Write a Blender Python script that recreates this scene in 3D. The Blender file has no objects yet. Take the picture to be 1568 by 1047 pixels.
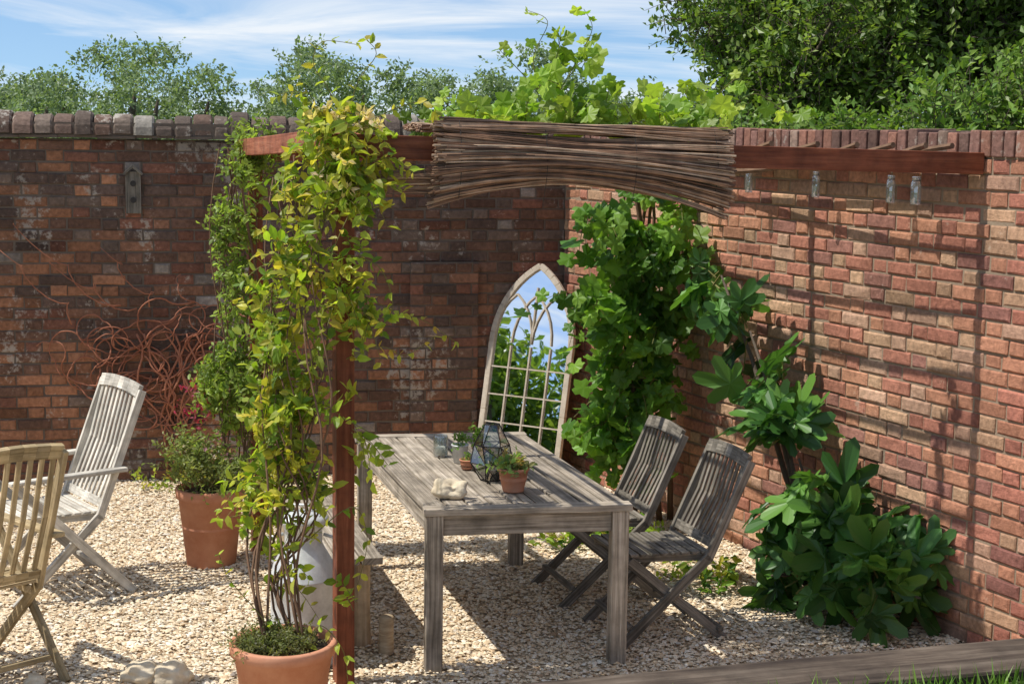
import bpy, math, random
import numpy as np
from mathutils import Vector, Matrix
random.seed(7); rng=np.random.default_rng(7)
scene=bpy.context.scene
scene.view_settings.view_transform='Standard'
scene.view_settings.look='None'
scene.view_settings.exposure=0

# ---------------------------------------------------------------- helpers
def link_obj(o,parent=None):
    scene.collection.objects.link(o)
    if parent is not None: o.parent=parent
    return o
def empty(name,loc=(0,0,0),rz=0):
    o=bpy.data.objects.new(name,None); o.location=loc; o.rotation_euler=(0,0,rz)
    o.empty_display_size=.1
    return link_obj(o)
def np_mesh(name,V,F,mat,col=None,parent=None,smooth=False):
    V=np.ascontiguousarray(V,dtype=np.float32); F=np.ascontiguousarray(F,dtype=np.int32)
    me=bpy.data.meshes.new(name); nf,k=F.shape
    me.vertices.add(len(V)); me.vertices.foreach_set('co',V.ravel())
    me.loops.add(nf*k); me.loops.foreach_set('vertex_index',F.ravel())
    me.polygons.add(nf); me.polygons.foreach_set('loop_start',np.arange(0,nf*k,k,dtype=np.int32))
    me.update(calc_edges=True)
    if col is not None:
        a=me.attributes.new('col','FLOAT_COLOR','FACE')
        c=np.ones((nf,4),dtype=np.float32); c[:,:3]=col
        a.data.foreach_set('color',c.ravel())
    me.polygons.foreach_set('use_smooth',np.full(nf,smooth,dtype=bool))
    me.materials.append(mat)
    return link_obj(bpy.data.objects.new(name,me),parent)

class B:
    def __init__(s): s.v=[];s.f=[];s.uv=[]
    def _frame(s,p,q,up):
        x=(q-p); L=x.length; x=x/L
        up=Vector(up)
        if abs(x.dot(up))>.98: up=Vector((0,1,0)) if abs(x.y)<.9 else Vector((1,0,0))
        y=up.cross(x).normalized(); z=x.cross(y)
        return x,y,z,L
    def beam(s,p,q,w,h,up=(0,0,1),taper=1.0):
        p=Vector(p);q=Vector(q); x,y,z,L=s._frame(p,q,up)
        b=len(s.v); loc=[]
        for i,(base,t) in enumerate(((p,1.0),(q,taper))):
            for (a,c) in ((-1,-1),(1,-1),(1,1),(-1,1)):
                s.v.append(tuple(base+y*(a*w/2*t)+z*(c*h/2*t))); loc.append((i*L,a*w/2,c*h/2))
        o1=random.random()*9;o2=random.random()*9
        for f in ((0,3,2,1),(4,5,6,7),(0,1,5,4),(1,2,6,5),(2,3,7,6),(3,0,4,7)):
            s.f.append([b+i for i in f])
            for i in f: s.uv.append((loc[i][0]+o1,loc[i][1]+loc[i][2]+o2))
    def tube(s,pts,r,n=6,cap=True):
        pts=[Vector(p) for p in pts]; m=len(pts)
        if not hasattr(r,'__len__'): r=[r]*m
        b=len(s.v); o=random.random()*9; prev=None; acc=0;us=[]
        for i,p in enumerate(pts):
            t=(pts[min(i+1,m-1)]-pts[max(i-1,0)])
            t=t.normalized() if t.length>1e-9 else Vector((0,0,1))
            if prev is None:
                a=Vector((0,0,1)) if abs(t.z)<.9 else Vector((1,0,0))
                y=a.cross(t).normalized()
            else:
                y=(prev-t*prev.dot(t))
                y=y.normalized() if y.length>1e-6 else t.orthogonal().normalized()
            prev=y; z=t.cross(y)
            if i: acc+=(p-pts[i-1]).length
            us.append(acc)
            for k in range(n):
                an=2*math.pi*k/n
                s.v.append(tuple(p+(y*math.cos(an)+z*math.sin(an))*r[i]))
        for i in range(m-1):
            for k in range(n):
                k2=(k+1)%n
                s.f.append([b+i*n+k,b+i*n+k2,b+(i+1)*n+k2,b+(i+1)*n+k])
                s.uv+= [(us[i]+o,k*.02),(us[i]+o,(k+1)*.02),(us[i+1]+o,(k+1)*.02),(us[i+1]+o,k*.02)]
        if cap:
            s.f.append([b+k for k in range(n)][::-1]); s.uv+=[(0,0)]*n
            s.f.append([b+(m-1)*n+k for k in range(n)]); s.uv+=[(0,0)]*n
    def lathe(s,prof,n=32,c=(0,0,0)):
        b=len(s.v)
        for (r,z) in prof:
            for k in range(n):
                a=2*math.pi*k/n
                s.v.append((c[0]+r*math.cos(a),c[1]+r*math.sin(a),c[2]+z))
        for i in range(len(prof)-1):
            for k in range(n):
                k2=(k+1)%n
                s.f.append([b+i*n+k,b+i*n+k2,b+(i+1)*n+k2,b+(i+1)*n+k])
                s.uv+=[(k/n,prof[i][1]),((k+1)/n,prof[i][1]),((k+1)/n,prof[i+1][1]),(k/n,prof[i+1][1])]
    def poly(s,pts):
        b=len(s.v)
        for p in pts: s.v.append(tuple(p)); s.uv.append((p[0],p[1]))
        s.f.append(list(range(b,b+len(pts))))
    def obj(s,name,mat,parent=None,bevel=0,smooth=False):
        me=bpy.data.meshes.new(name); me.from_pydata(s.v,[],s.f)
        ul=me.uv_layers.new(name='UVMap')
        ul.data.foreach_set('uv',np.array(s.uv,dtype=np.float32).ravel())
        me.materials.append(mat); me.update()
        for p in me.polygons: p.use_smooth=smooth
        o=link_obj(bpy.data.objects.new(name,me),parent)
        if bevel:
            m=o.modifiers.new('bevel','BEVEL'); m.width=bevel; m.segments=2; m.limit_method='ANGLE'
        return o

# ---------------------------------------------------------------- materials
def mat(name):
    m=bpy.data.materials.new(name); m.use_nodes=True; nt=m.node_tree
    return m,nt,nt.nodes['Principled BSDF'],nt.nodes['Material Output']
def nd(nt,t,props=None,**inp):
    n=nt.nodes.new(t)
    for k,v in (props or {}).items(): setattr(n,k,v)
    for k,v in inp.items(): n.inputs[k.replace('_',' ')].default_value=v
    return n
def ramp(nt,src,stops):
    r=nt.nodes.new('ShaderNodeValToRGB'); e=r.color_ramp.elements
    while len(e)<len(stops): e.new(.5)
    for i,(p,c) in enumerate(stops):
        e[i].position=p; e[i].color=(c[0],c[1],c[2],1) if hasattr(c,'__len__') else (c,c,c,1)
    nt.links.new(src,r.inputs[0]); return r.outputs[0]
def mix(nt,f,a,b,bt='MIX'):
    m=nt.nodes.new('ShaderNodeMix'); m.data_type='RGBA'; m.blend_type=bt
    for s,i in ((f,0),(a,6),(b,7)):
        if hasattr(s,'is_linked'): nt.links.new(s,m.inputs[i])
        else: m.inputs[i].default_value=s if i==0 else (s[0],s[1],s[2],1)
    return m.outputs[2]
def bump(nt,h,bsdf,strength=.5,dist=.01):
    b=nd(nt,'ShaderNodeBump',Strength=strength,Distance=dist)
    nt.links.new(h,b.inputs['Height']); nt.links.new(b.outputs[0],bsdf.inputs['Normal'])
def noise(nt,scale,detail=4,vec=None,rough=.6,dist=0):
    n=nd(nt,'ShaderNodeTexNoise',Scale=scale,Detail=detail,Roughness=rough,Distortion=dist)
    if vec is not None: nt.links.new(vec,n.inputs['Vector'])
    return n.outputs[0]
def objco(nt): return nt.nodes.new('ShaderNodeTexCoord').outputs['Object']

def mat_brick(name,lich=.6,soot=.5,lw=.05,lc=(.46,.42,.36)):
    m,nt,b,o=mat(name); co=objco(nt)
    at=nd(nt,'ShaderNodeAttribute',{'attribute_name':'col'})
    c=mix(nt,1.0,at.outputs['Color'],ramp(nt,noise(nt,38,5,co),[(.25,.6),(.75,1.3)]),'MULTIPLY')
    c=mix(nt,1.0,c,ramp(nt,noise(nt,1.8,3,co),[(.3,.72),(.7,1.2)]),'MULTIPLY')
    n1=noise(nt,1.9,3,co); n2=noise(nt,19,6,co,.7)
    mm=nd(nt,'ShaderNodeMath',{'operation':'ADD'}); nt.links.new(n1,mm.inputs[0]); nt.links.new(n2,mm.inputs[1])
    mh=nd(nt,'ShaderNodeMath',{'operation':'MULTIPLY'}); nt.links.new(mm.outputs[0],mh.inputs[0]); mh.inputs[1].default_value=.5
    c=mix(nt,ramp(nt,mh.outputs[0],[(lich,0),(lich+lw,.85)]),c,lc)
    c=mix(nt,ramp(nt,noise(nt,1.1,6,co,.7),[(.5,0),(.72,soot)]),c,(.055,.045,.038))
    nt.links.new(c,b.inputs['Base Color']); b.inputs['Roughness'].default_value=.92
    b.inputs['Specular IOR Level'].default_value=.15
    bump(nt,noise(nt,55,8,co,.75),b,.9,.012)
    return m
def mat_mortar(name,c1,c2):
    m,nt,b,o=mat(name); co=objco(nt)
    c=mix(nt,noise(nt,5,6,co,.7),c1,c2)
    nt.links.new(c,b.inputs['Base Color']); b.inputs['Roughness'].default_value=.95
    bump(nt,noise(nt,90,6,co,.7),b,.8,.008); return m
def mat_wood(name,c1,c2,c3,rough=.8,gs=70):
    m,nt,b,o=mat(name)
    uv=nt.nodes.new('ShaderNodeTexCoord').outputs['UV']
    mp=nd(nt,'ShaderNodeMapping'); mp.inputs['Scale'].default_value=(2.2,gs,1); nt.links.new(uv,mp.inputs[0])
    n=noise(nt,1.0,6,mp.outputs[0],.65,.4)
    c=ramp(nt,n,[(.3,c1),(.5,c2),(.72,c3)])
    g=nt.nodes.new('ShaderNodeNewGeometry')
    c=mix(nt,1.0,c,ramp(nt,g.outputs['Random Per Island'],[(0,.68),(1,1.2)]),'MULTIPLY')
    c=mix(nt,1.0,c,ramp(nt,noise(nt,9,4,objco(nt)),[(.3,.62),(.65,1.14)]),'MULTIPLY')
    nt.links.new(c,b.inputs['Base Color']); b.inputs['Roughness'].default_value=rough
    b.inputs['Specular IOR Level'].default_value=.25
    bump(nt,n,b,.7,.004); return m
def mat_leaf(name,tr=.45,rough=.45,spec=.4):
    m,nt,b,o=mat(name)
    at=nd(nt,'ShaderNodeAttribute',{'attribute_name':'col'})
    nt.links.new(at.outputs['Color'],b.inputs['Base Color'])
    b.inputs['Roughness'].default_value=rough; b.inputs['Specular IOR Level'].default_value=spec
    t=nd(nt,'ShaderNodeBsdfTranslucent')
    c=mix(nt,1.0,at.outputs['Color'],(1.4,1.45,.6),'MULTIPLY'); nt.links.new(c,t.inputs[0])
    ms=nd(nt,'ShaderNodeMixShader',Fac=tr)
    nt.links.new(b.outputs[0],ms.inputs[1]); nt.links.new(t.outputs[0],ms.inputs[2]); nt.links.new(ms.outputs[0],o.inputs[0])
    return m
def mat_noisy(name,c1,c2,scale=8,rough=.8,metal=0,bs=.3,bd=.004,bscale=60,spec=.3):
    m,nt,b,o=mat(name); co=objco(nt)
    c=mix(nt,ramp(nt,noise(nt,scale,6,co,.7),[(.3,0),(.7,1)]),c1,c2)
    nt.links.new(c,b.inputs['Base Color']); b.inputs['Roughness'].default_value=rough; b.inputs['Metallic'].default_value=metal
    b.inputs['Specular IOR Level'].default_value=spec
    bump(nt,noise(nt,bscale,6,co,.7),b,bs,bd); return m
def mat_glass(name,tint=(.85,.9,.9),k=.12,frost=0):
    m,nt,b,o=mat(name)
    t=nd(nt,'ShaderNodeBsdfTransparent'); t.inputs[0].default_value=(*tint,1)
    g=nd(nt,'ShaderNodeBsdfGlossy',Roughness=.05)
    lw=nd(nt,'ShaderNodeLayerWeight',Blend=.35)
    r=ramp(nt,lw.outputs['Facing'],[(0,k),(1,.75)])
    ms=nt.nodes.new('ShaderNodeMixShader'); nt.links.new(r,ms.inputs[0])
    nt.links.new(t.outputs[0],ms.inputs[1]); nt.links.new(g.outputs[0],ms.inputs[2]); out=ms.outputs[0]
    if frost:
        d=nd(nt,'ShaderNodeBsdfDiffuse'); d.inputs[0].default_value=(.7,.76,.78,1)
        m2=nd(nt,'ShaderNodeMixShader',Fac=frost); nt.links.new(out,m2.inputs[1]); nt.links.new(d.outputs[0],m2.inputs[2]); out=m2.outputs[0]
    nt.links.new(out,o.inputs[0])
    return m
def mat_pebble():
    m,nt,b,o=mat('gravel_stones'); g=nt.nodes.new('ShaderNodeNewGeometry')
    c=ramp(nt,g.outputs['Random Per Island'],[(0,(.40,.26,.15)),(.08,(.64,.47,.29)),(.38,(.78,.62,.42)),(.72,(.84,.71,.52)),(.95,(.88,.80,.66)),(1,(.44,.37,.31))])
    c=mix(nt,1.0,c,ramp(nt,noise(nt,60,3,objco(nt)),[(.3,.88),(.7,1.05)]),'MULTIPLY')
    c=mix(nt,1.0,c,ramp(nt,noise(nt,1.6,4,objco(nt)),[(.3,.9),(.7,1.04)]),'MULTIPLY')
    nt.links.new(c,b.inputs['Base Color']); b.inputs['Roughness'].default_value=.75; b.inputs['Specular IOR Level'].default_value=.3
    return m

M_brickL=mat_brick('old_brick',.55,.5,.05,(.42,.37,.31))
M_brickR=mat_brick('warm_brick',.61,.2,.06,(.50,.40,.31))
M_mortL=mat_mortar('mortar_dark',(.09,.065,.05),(.19,.15,.115))
M_mortR=mat_mortar('mortar_warm',(.22,.16,.11),(.38,.29,.20))
M_teak=mat_wood('weathered_teak',(.34,.30,.24),(.60,.55,.47),(.76,.72,.63))
M_teak2=mat_wood('golden_teak',(.24,.17,.08),(.44,.33,.18),(.58,.46,.29))
M_dteak=mat_wood('dark_weathered_teak',(.09,.08,.065),(.20,.175,.14),(.36,.32,.27))
M_table=mat_wood('table_wood',(.12,.095,.07),(.34,.285,.22),(.58,.50,.41))
M_sleeper=mat_wood('sleeper_wood',(.035,.024,.018),(.085,.062,.045),(.16,.125,.095),gs=30)
M_red=mat_wood('redbrown_timber',(.14,.035,.015),(.26,.075,.033),(.36,.125,.06),rough=.5,gs=40)
M_redlit=mat_wood('sunlit_redbrown_timber',(.22,.065,.03),(.42,.145,.075),(.54,.23,.13),rough=.6,gs=40)  # lighter copy of the redbrown timber: sunlight painted into the side beams' colour
M_terra=mat_noisy('terracotta',(.44,.17,.09),(.58,.29,.18),6,.85,bs=.25)
M_soil=mat_noisy('soil',(.03,.02,.012),(.07,.05,.03),20,.95,bs=1,bd=.02)
M_galv=mat_noisy('galvanised_steel',(.52,.53,.52),(.78,.79,.78),14,.45,metal=.35,bs=.1)
M_wire=mat_noisy('black_wire',(.02,.02,.02),(.06,.05,.045),20,.5,metal=.3)
M_rust=mat_noisy('rust_stem',(.27,.09,.05),(.44,.19,.11),12,.8)
M_stem=mat_noisy('vine_stem',(.10,.055,.03),(.22,.13,.08),14,.85)
M_gstem=mat_noisy('green_stem',(.12,.10,.03),(.20,.20,.05),14,.7)
M_flint=mat_noisy('flint',(.50,.39,.25),(.76,.66,.50),11,.8,bs=.6,bd=.01,bscale=30)
M_frame=mat_noisy('mirror_frame_paint',(.36,.30,.23),(.56,.49,.40),12,.75)
M_log=mat_wood('pale_log',(.38,.27,.16),(.55,.42,.27),(.68,.56,.40))
M_glass=mat_glass('clear_glass'); M_bottle=mat_glass('bottle_glass',(.86,.9,.9),.28,.10)
M_bark=mat_noisy('bark',(.06,.045,.03),(.14,.11,.08),8,.9,bs=1,bd=.02,bscale=20)
M_copeL=mat_brick('coping_brick',.55,.6,.05,(.46,.42,.36)); M_copeR=mat_brick('soldier_brick',.56,.3,.06,(.42,.37,.31))
M_peb=mat_pebble()
M_leafH=mat_leaf('honeysuckle_leaf',.5)
M_leafG=mat_leaf('vine_leaf',.48,.42,.35)
M_leafF=mat_leaf('fig_leaf',.28,.38,.35)
M_leafT=mat_leaf('tree_leaf',.42,.42,.35)
m,nt,b,o=mat('mirror_glass'); b.inputs['Base Color'].default_value=(.86,.9,.92,1); b.inputs['Metallic'].default_value=1
b.inputs['Roughness'].default_value=.01
bump(nt,noise(nt,2.5,2,objco(nt)),b,.06,.01)
M_mirror=m
m,nt,b,o=mat('willow_rods'); g=nt.nodes.new('ShaderNodeNewGeometry')
c=ramp(nt,g.outputs['Random Per Island'],[(0,(.07,.035,.02)),(.35,(.21,.105,.058)),(.7,(.38,.22,.13)),(1,(.62,.45,.31))])
c=mix(nt,1.0,c,ramp(nt,noise(nt,14,4,objco(nt)),[(.3,.55),(.7,1.2)]),'MULTIPLY')
nt.links.new(c,b.inputs['Base Color']); b.inputs['Roughness'].default_value=.5; M_willow=m

# ---------------------------------------------------------------- world / sun
w=bpy.data.worlds.new('World'); scene.world=w; w.use_nodes=True; nt=w.node_tree
bg=nt.nodes['Background']; bg.inputs[1].default_value=.135
sky=nt.nodes.new('ShaderNodeTexSky'); sky.sky_type='NISHITA'; sky.sun_disc=False
SUN_EL=math.radians(59); sh=Vector((.98,.2,0)).normalized()
sky.sun_elevation=SUN_EL; sky.sun_rotation=math.atan2(-sh.x,-sh.y); sky.air_density=1.0; sky.dust_density=.3; sky.ozone_density=2.0
tc=nt.nodes.new('ShaderNodeTexCoord')
ad=nd(nt,'ShaderNodeVectorMath',{'operation':'ADD'}); ad.inputs[1].default_value=(0,0,.10); nt.links.new(tc.outputs['Generated'],ad.inputs[0])
nm=nd(nt,'ShaderNodeVectorMath',{'operation':'NORMALIZE'}); nt.links.new(ad.outputs[0],nm.inputs[0]); nt.links.new(nm.outputs[0],sky.inputs[0])
mp=nd(nt,'ShaderNodeMapping'); mp.inputs['Scale'].default_value=(3.0,3.0,26); mp.inputs['Rotation'].default_value=(.0,.09,.3)
nt.links.new(tc.outputs['Generated'],mp.inputs[0])
cn=noise(nt,1.3,7,mp.outputs[0],.6,.8)
cf=ramp(nt,cn,[(.40,0),(.66,.9)])
c0=mix(nt,1.0,sky.outputs[0],(.92,1.02,1.12),'MULTIPLY')
c=mix(nt,cf,c0,(6.8,7.1,7.4))
nt.links.new(c,bg.inputs[0])
sd=bpy.data.lights.new('sun','SUN'); sd.energy=5.0; sd.angle=math.radians(.5); sd.color=(1,.96,.88)
so=bpy.data.objects.new('sun',sd); link_obj(so)
ldir=Vector((sh.x*math.cos(SUN_EL),sh.y*math.cos(SUN_EL),-math.sin(SUN_EL)))
so.rotation_euler=ldir.to_track_quat('-Z','Y').to_euler(); so.location=(-8,-2,14)

# ---------------------------------------------------------------- camera
cd=bpy.data.cameras.new('camera'); cam=bpy.data.objects.new('camera',cd); link_obj(cam)
cd.sensor_width=36; cd.lens=55.1; cd.clip_start=.05; cd.clip_end=2000
cam.matrix_world=Matrix.Translation((0,0,2.42))@Matrix.Rotation(math.radians(82.3),4,'X')@Matrix.Rotation(math.radians(.8),4,'Z')
scene.camera=cam

# ---------------------------------------------------------------- layout
C=Vector((.36,11.13,0)); RW=Vector((1.85,-3.84,0)).normalized(); LW=Vector((-2.92,-.59,0)).normalized()
nR=Vector((-RW.y,RW.x,0)); nR=nR if nR.x<0 else -nR
nL=Vector((-LW.y,LW.x,0)); nL=nL if nL.y<0 else -nL
LR=7.6; LL=8.0

M_grass=mat_noisy('grass_ground',(.045,.075,.018),(.09,.13,.03),3,.95,bs=1,bd=.03,bscale=40)
bb=B(); bb.poly([(-600,-600,-.012),(600,-600,-.012),(600,900,-.012),(-600,900,-.012)]); bb.obj('ground',M_grass)
m,nt,b,o=mat('gravel_bed'); co=objco(nt)
v=nd(nt,'ShaderNodeTexVoronoi',Scale=60); nt.links.new(co,v.inputs['Vector'])
c=mix(nt,ramp(nt,noise(nt,3,4,co),[(.35,0),(.65,1)]),(.56,.43,.28),(.68,.55,.38))
c=mix(nt,1.0,c,ramp(nt,v.outputs['Distance'],[(0,1.1),(.6,.7)]),'MULTIPLY')
nt.links.new(c,b.inputs['Base Color']); b.inputs['Roughness'].default_value=.95; bump(nt,v.outputs['Distance'],b,.6,-.015)
M_gbed=m
gb=B()
Lend=C+LW*LL; Rend=C+RW*LR
gb.poly([tuple(Rend-Vector((0,0,.004))),tuple(C-Vector((0,0,.004))),tuple(Lend-Vector((0,0,.004))),(Lend.x,-1,-.004),(Rend.x,-1,-.004)])
gb.obj('gravel_ground',M_gbed)
n=150000
X=rng.uniform(-3.9,2.6,n); Y=rng.uniform(5.7,11.2,n)
rel=np.stack([X-C.x,Y-C.y],1)
ok=(rel@np.array([nR.x,nR.y])>.01)&(rel@np.array([nL.x,nL.y])>.01)
keep=rng.random(n)<np.clip(1.25-(Y-6)*.05,0,1)
X=X[ok&keep];Y=Y[ok&keep];n=len(X)
octv=np.array([[1,0,0],[-1,0,0],[0,1,0],[0,-1,0],[0,0,1],[0,0,-1]],float)
octf=np.array([[0,2,4],[2,1,4],[1,3,4],[3,0,4],[2,0,5],[1,2,5],[3,1,5],[0,3,5]])
S=rng.lognormal(-4.68,.30,n)
V=octv[None]*S[:,None,None]*np.stack([rng.uniform(.9,1.4,n),rng.uniform(.7,1,n),rng.uniform(.3,.5,n)],1)[:,None,:]
V=V+rng.normal(0,.13,V.shape)*S[:,None,None]
def rotrand(n,tilt=.2):
    a=rng.uniform(0,2*np.pi,n);ca,sa=np.cos(a),np.sin(a)
    t=rng.normal(0,tilt,n);ct,st=np.cos(t),np.sin(t)
    z0=np.zeros(n);o1=np.ones(n)
    Rz=np.stack([np.stack([ca,-sa,z0],1),np.stack([sa,ca,z0],1),np.stack([z0,z0,o1],1)],1)
    Rx=np.stack([np.stack([o1,z0,z0],1),np.stack([z0,ct,-st],1),np.stack([z0,st,ct],1)],1)
    return Rz@Rx
V=np.einsum('nij,nkj->nki',rotrand(n),V)
V+=np.stack([X,Y,S*.25+rng.uniform(0,.005,n)+.003*np.sin(X*5)*np.cos(Y*4)+.002],1)[:,None,:]
F=(octf[None]+6*np.arange(n)[:,None,None]).reshape(-1,3)
np_mesh('gravel',V.reshape(-1,3),F,M_peb)

# ---------------------------------------------------------------- brick walls
def brick_wall(name,A,d,nrm,L,rows,palfn,mb,mm,parent,z0=0.0,thick=.24,proud=0,u0=0):
    A=np.array(A);d=np.array(d);nr=np.array(nrm)
    T=[];
    for r in range(rows):
        z=z0+r*.075; u=u0-(.169 if r%2 else 0)-rng.uniform(0,.02); k=0
        while u<L:
            ln=.215 if k%2==0 else .1025
            a=max(u,u0); e=min(u+ln,L)
            if e-a>.03: T.append((a,e,z+rng.normal(0,.0015),np.clip(rng.normal(0,.0028),-.005,.008)))
            u+=ln+.010+rng.normal(0,.001); k+=1
    T=np.array(T); n=len(T)
    a,e,z,dp=T.T; dp=dp+proud; h=.065+rng.normal(0,.0018,n)
    c=.007+rng.random(n)*.005
    def P(u,zz,q): return A[None]+d[None]*u[:,None]+nr[None]*q[:,None]+np.array([0,0,1.])[None]*zz[:,None]
    vs=[]
    for (uu,zz) in ((a,z),(e,z),(e,z+h),(a,z+h)): vs.append(P(uu,zz,dp-.045))
    for (uu,zz) in ((a,z),(e,z),(e,z+h),(a,z+h)): vs.append(P(uu+rng.normal(0,.0015,n),zz+rng.normal(0,.0015,n),dp-.006))
    for (su,sz,uu,zz) in ((1,1,a,z),(-1,1,e,z),(-1,-1,e,z+h),(1,-1,a,z+h)): vs.append(P(uu+su*c+rng.normal(0,.0015,n),zz+sz*c*.8+rng.normal(0,.0015,n),dp+rng.normal(0,.0016,n)))
    V=np.stack(vs,1).reshape(-1,3)
    fq=[[8,9,10,11]]
    for i in range(4):
        j=(i+1)%4; fq+= [[4+i,4+j,8+j,8+i],[i,j,4+j,4+i]]
    fq=np.array(fq)
    F=(fq[None]+12*np.arange(n)[:,None,None]).reshape(-1,4)
    cols=palfn((a+e)/2,z,n)
    np_mesh(name+'_bricks',V,F,mb,np.repeat(cols,9,0),parent)
    bb=B()
    p=Vector(A)+Vector(d)*(u0 if u0 else -.12); q=Vector(A)+Vector(d)*L; o=-Vector(nr)*(thick/2+.009-proud); zc=Vector((0,0,z0+rows*.075/2-.004))
    bb.beam(p+o+zc,q+o+zc,thick,rows*.075)
    bb.obj(name+'_mortar',mm,parent)
def pick(pal,wts,n,jit=.12):
    idx=rng.choice(len(pal),n,p=np.array(wts)/sum(wts))
    c=np.array(pal)[idx]*rng.normal(1,jit,(n,1))
    return np.clip(c,.01,.9)
def palR(u,z,n):
    c=pick([(.52,.255,.155),(.54,.34,.21),(.46,.20,.135),(.34,.165,.125),(.50,.31,.21)],[5,3.2,3.8,1.2,1.6],n,.10)
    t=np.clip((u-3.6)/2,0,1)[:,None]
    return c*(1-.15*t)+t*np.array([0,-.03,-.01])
def palL(u,z,n):
    c=pick([(.19,.105,.072),(.14,.092,.072),(.26,.13,.08),(.22,.155,.12),(.29,.24,.20),(.23,.105,.07)],[5,3.0,2.2,1.6,.4,3.4],n)
    warm=((z<.9)&(rng.random(n)<.45))|((u>3.0)&(rng.random(n)<.32))
    c[warm]=np.array((.36,.17,.095))*rng.normal(1,.15,(warm.sum(),1))
    return np.clip(c,.01,.9)
rw=empty('brick_wall')
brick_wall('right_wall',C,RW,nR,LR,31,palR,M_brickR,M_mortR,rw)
lw=empty('brick_wall')
brick_wall('back_wall',C,LW,nL,LL,31,palL,M_brickL,M_mortL,lw)
brick_wall('pier',C,LW,nL,1.10,20,palL,M_brickL,M_mortL,lw,proud=.04,u0=.62,thick=.045)
def setcol(o,cc_):
    a=o.data.attributes.new('col','FLOAT_COLOR','FACE'); cc=np.ones((len(cc_),4),dtype=np.float32); cc[:,:3]=np.array(cc_)
    a.data.foreach_set('color',cc.ravel())
def coping_soldier():
    bb=B(); u=-.1;cl=[]
    while u<LR:
        wv=.066+rng.normal(0,.003); hz=.115+rng.normal(0,.006)
        p=C+RW*(u+wv/2)+nR*(.008+rng.normal(0,.004))+Vector((0,0,2.326)); q=p-nR*.25
        bb.beam(p+Vector((0,0,hz/2)),q+Vector((0,0,hz/2+rng.normal(0,.004))),wv,hz)
        cl+=[pick([(.34,.17,.12),(.26,.14,.11),(.36,.25,.19),(.20,.12,.095)],[3,3,1.5,2],1)[0]]*6; u+=wv+.010
    setcol(bb.obj('soldier_coping',M_copeR,rw,bevel=.006),cl)
    bb=B(); p=C+RW*(-.05)-nR*.117+Vector((0,0,2.37)); q=C+RW*LR-nR*.117+Vector((0,0,2.37)); bb.beam(p,q,.22,.10); bb.obj('coping_mortar',M_mortR,rw)
coping_soldier()
def coping_round():
    bb=B();cl=[];u=-.25
    while u<LL:
        wv=.125+rng.normal(0,.009); r=.175+rng.normal(0,.007); hz=.145+rng.normal(0,.011); zb=2.345+rng.normal(0,.004)
        b=len(bb.v);K=10
        for i,uu in enumerate((u,u+.014,u+wv-.014,u+wv)):
            s=.90 if i in (0,3) else 1
            for k in range(K+1):
                a=math.pi*k/K
                p=C+LW*uu+nL*(-.11+r*s*math.cos(a))+Vector((0,0,zb+hz*s*math.sin(a)**.8+.006+rng.normal(0,.002)))
                bb.v.append(tuple(p))
        cnt=0
        for i in range(3):
            for k in range(K):
                bb.f.append([b+i*(K+1)+k,b+i*(K+1)+k+1,b+(i+1)*(K+1)+k+1,b+(i+1)*(K+1)+k]); bb.uv+=[(0,0)]*4;cnt+=1
        bb.f.append([b+k for k in range(K+1)]);bb.uv+=[(0,0)]*(K+1)
        bb.f.append([b+3*(K+1)+k for k in range(K+1)][::-1]);bb.uv+=[(0,0)]*(K+1);cnt+=2
        cl+= [pick([(.17,.115,.09),(.14,.105,.085),(.19,.145,.115),(.19,.12,.09),(.30,.27,.23)],[4,4,2,2,.4],1,.1)[0]]*cnt
        u+=wv+.007
    setcol(bb.obj('rounded_coping',M_copeL,lw),cl)
    bb=B(); u=-.3
    while u<LL:
        ln=.25; p=C+LW*u-nL*.11+Vector((0,0,2.338+rng.normal(0,.003))); bb.beam(p,p+LW*(ln-.006),.235+.09+rng.normal(0,.008),.018); u+=ln
    bb.obj('tile_course',M_mortL,lw)
    bb=B(); p=C-nL*.11+Vector((0,0,2.38)); bb.beam(p-LW*.2,p+LW*LL,.30,.10); bb.obj('coping_bed',M_mortL,lw)
coping_round()

# ---------------------------------------------------------------- leaves
def unit(a): return a/np.maximum(np.linalg.norm(a,axis=-1,keepdims=True),1e-9)
OV=(np.array([[0,0,0],[.42,0,0],[1,0,-.10],[.28,.25,.08],[.68,.20,.05],[.28,-.25,.08],[.68,-.20,.05]]),
    np.array([[0,1,3],[1,4,3],[1,2,4],[0,5,1],[1,5,6],[1,6,2]]))
LO=(np.array([[0,0,0],[.5,.28,.08],[1,0,-.08],[.5,-.28,.08]]),np.array([[0,2,1],[0,3,2]]))
def palm(nn,depth,pw,sc=.55,tooth=.06):
    v=[[.45,0,0.0]]; 
    for i in range(nn):
        th=2*math.pi*i/nn
        r=sc*(1-depth+depth*abs(math.cos(2.5*th))**pw)*(1-.18*abs(math.sin(th/2)))
        if abs(th-math.pi)<.25: r=.18
        r*=1+tooth*(1 if i%2 else -1)
        v.append([.45+r*math.cos(th),r*math.sin(th)*1.05,-.28*r*r+.05*math.cos(5*th)])
    f=[[0,1+i,1+(i+1)%nn] for i in range(nn)]
    return np.array(v),np.array(f)
GR=palm(24,.38,1.0)
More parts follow.
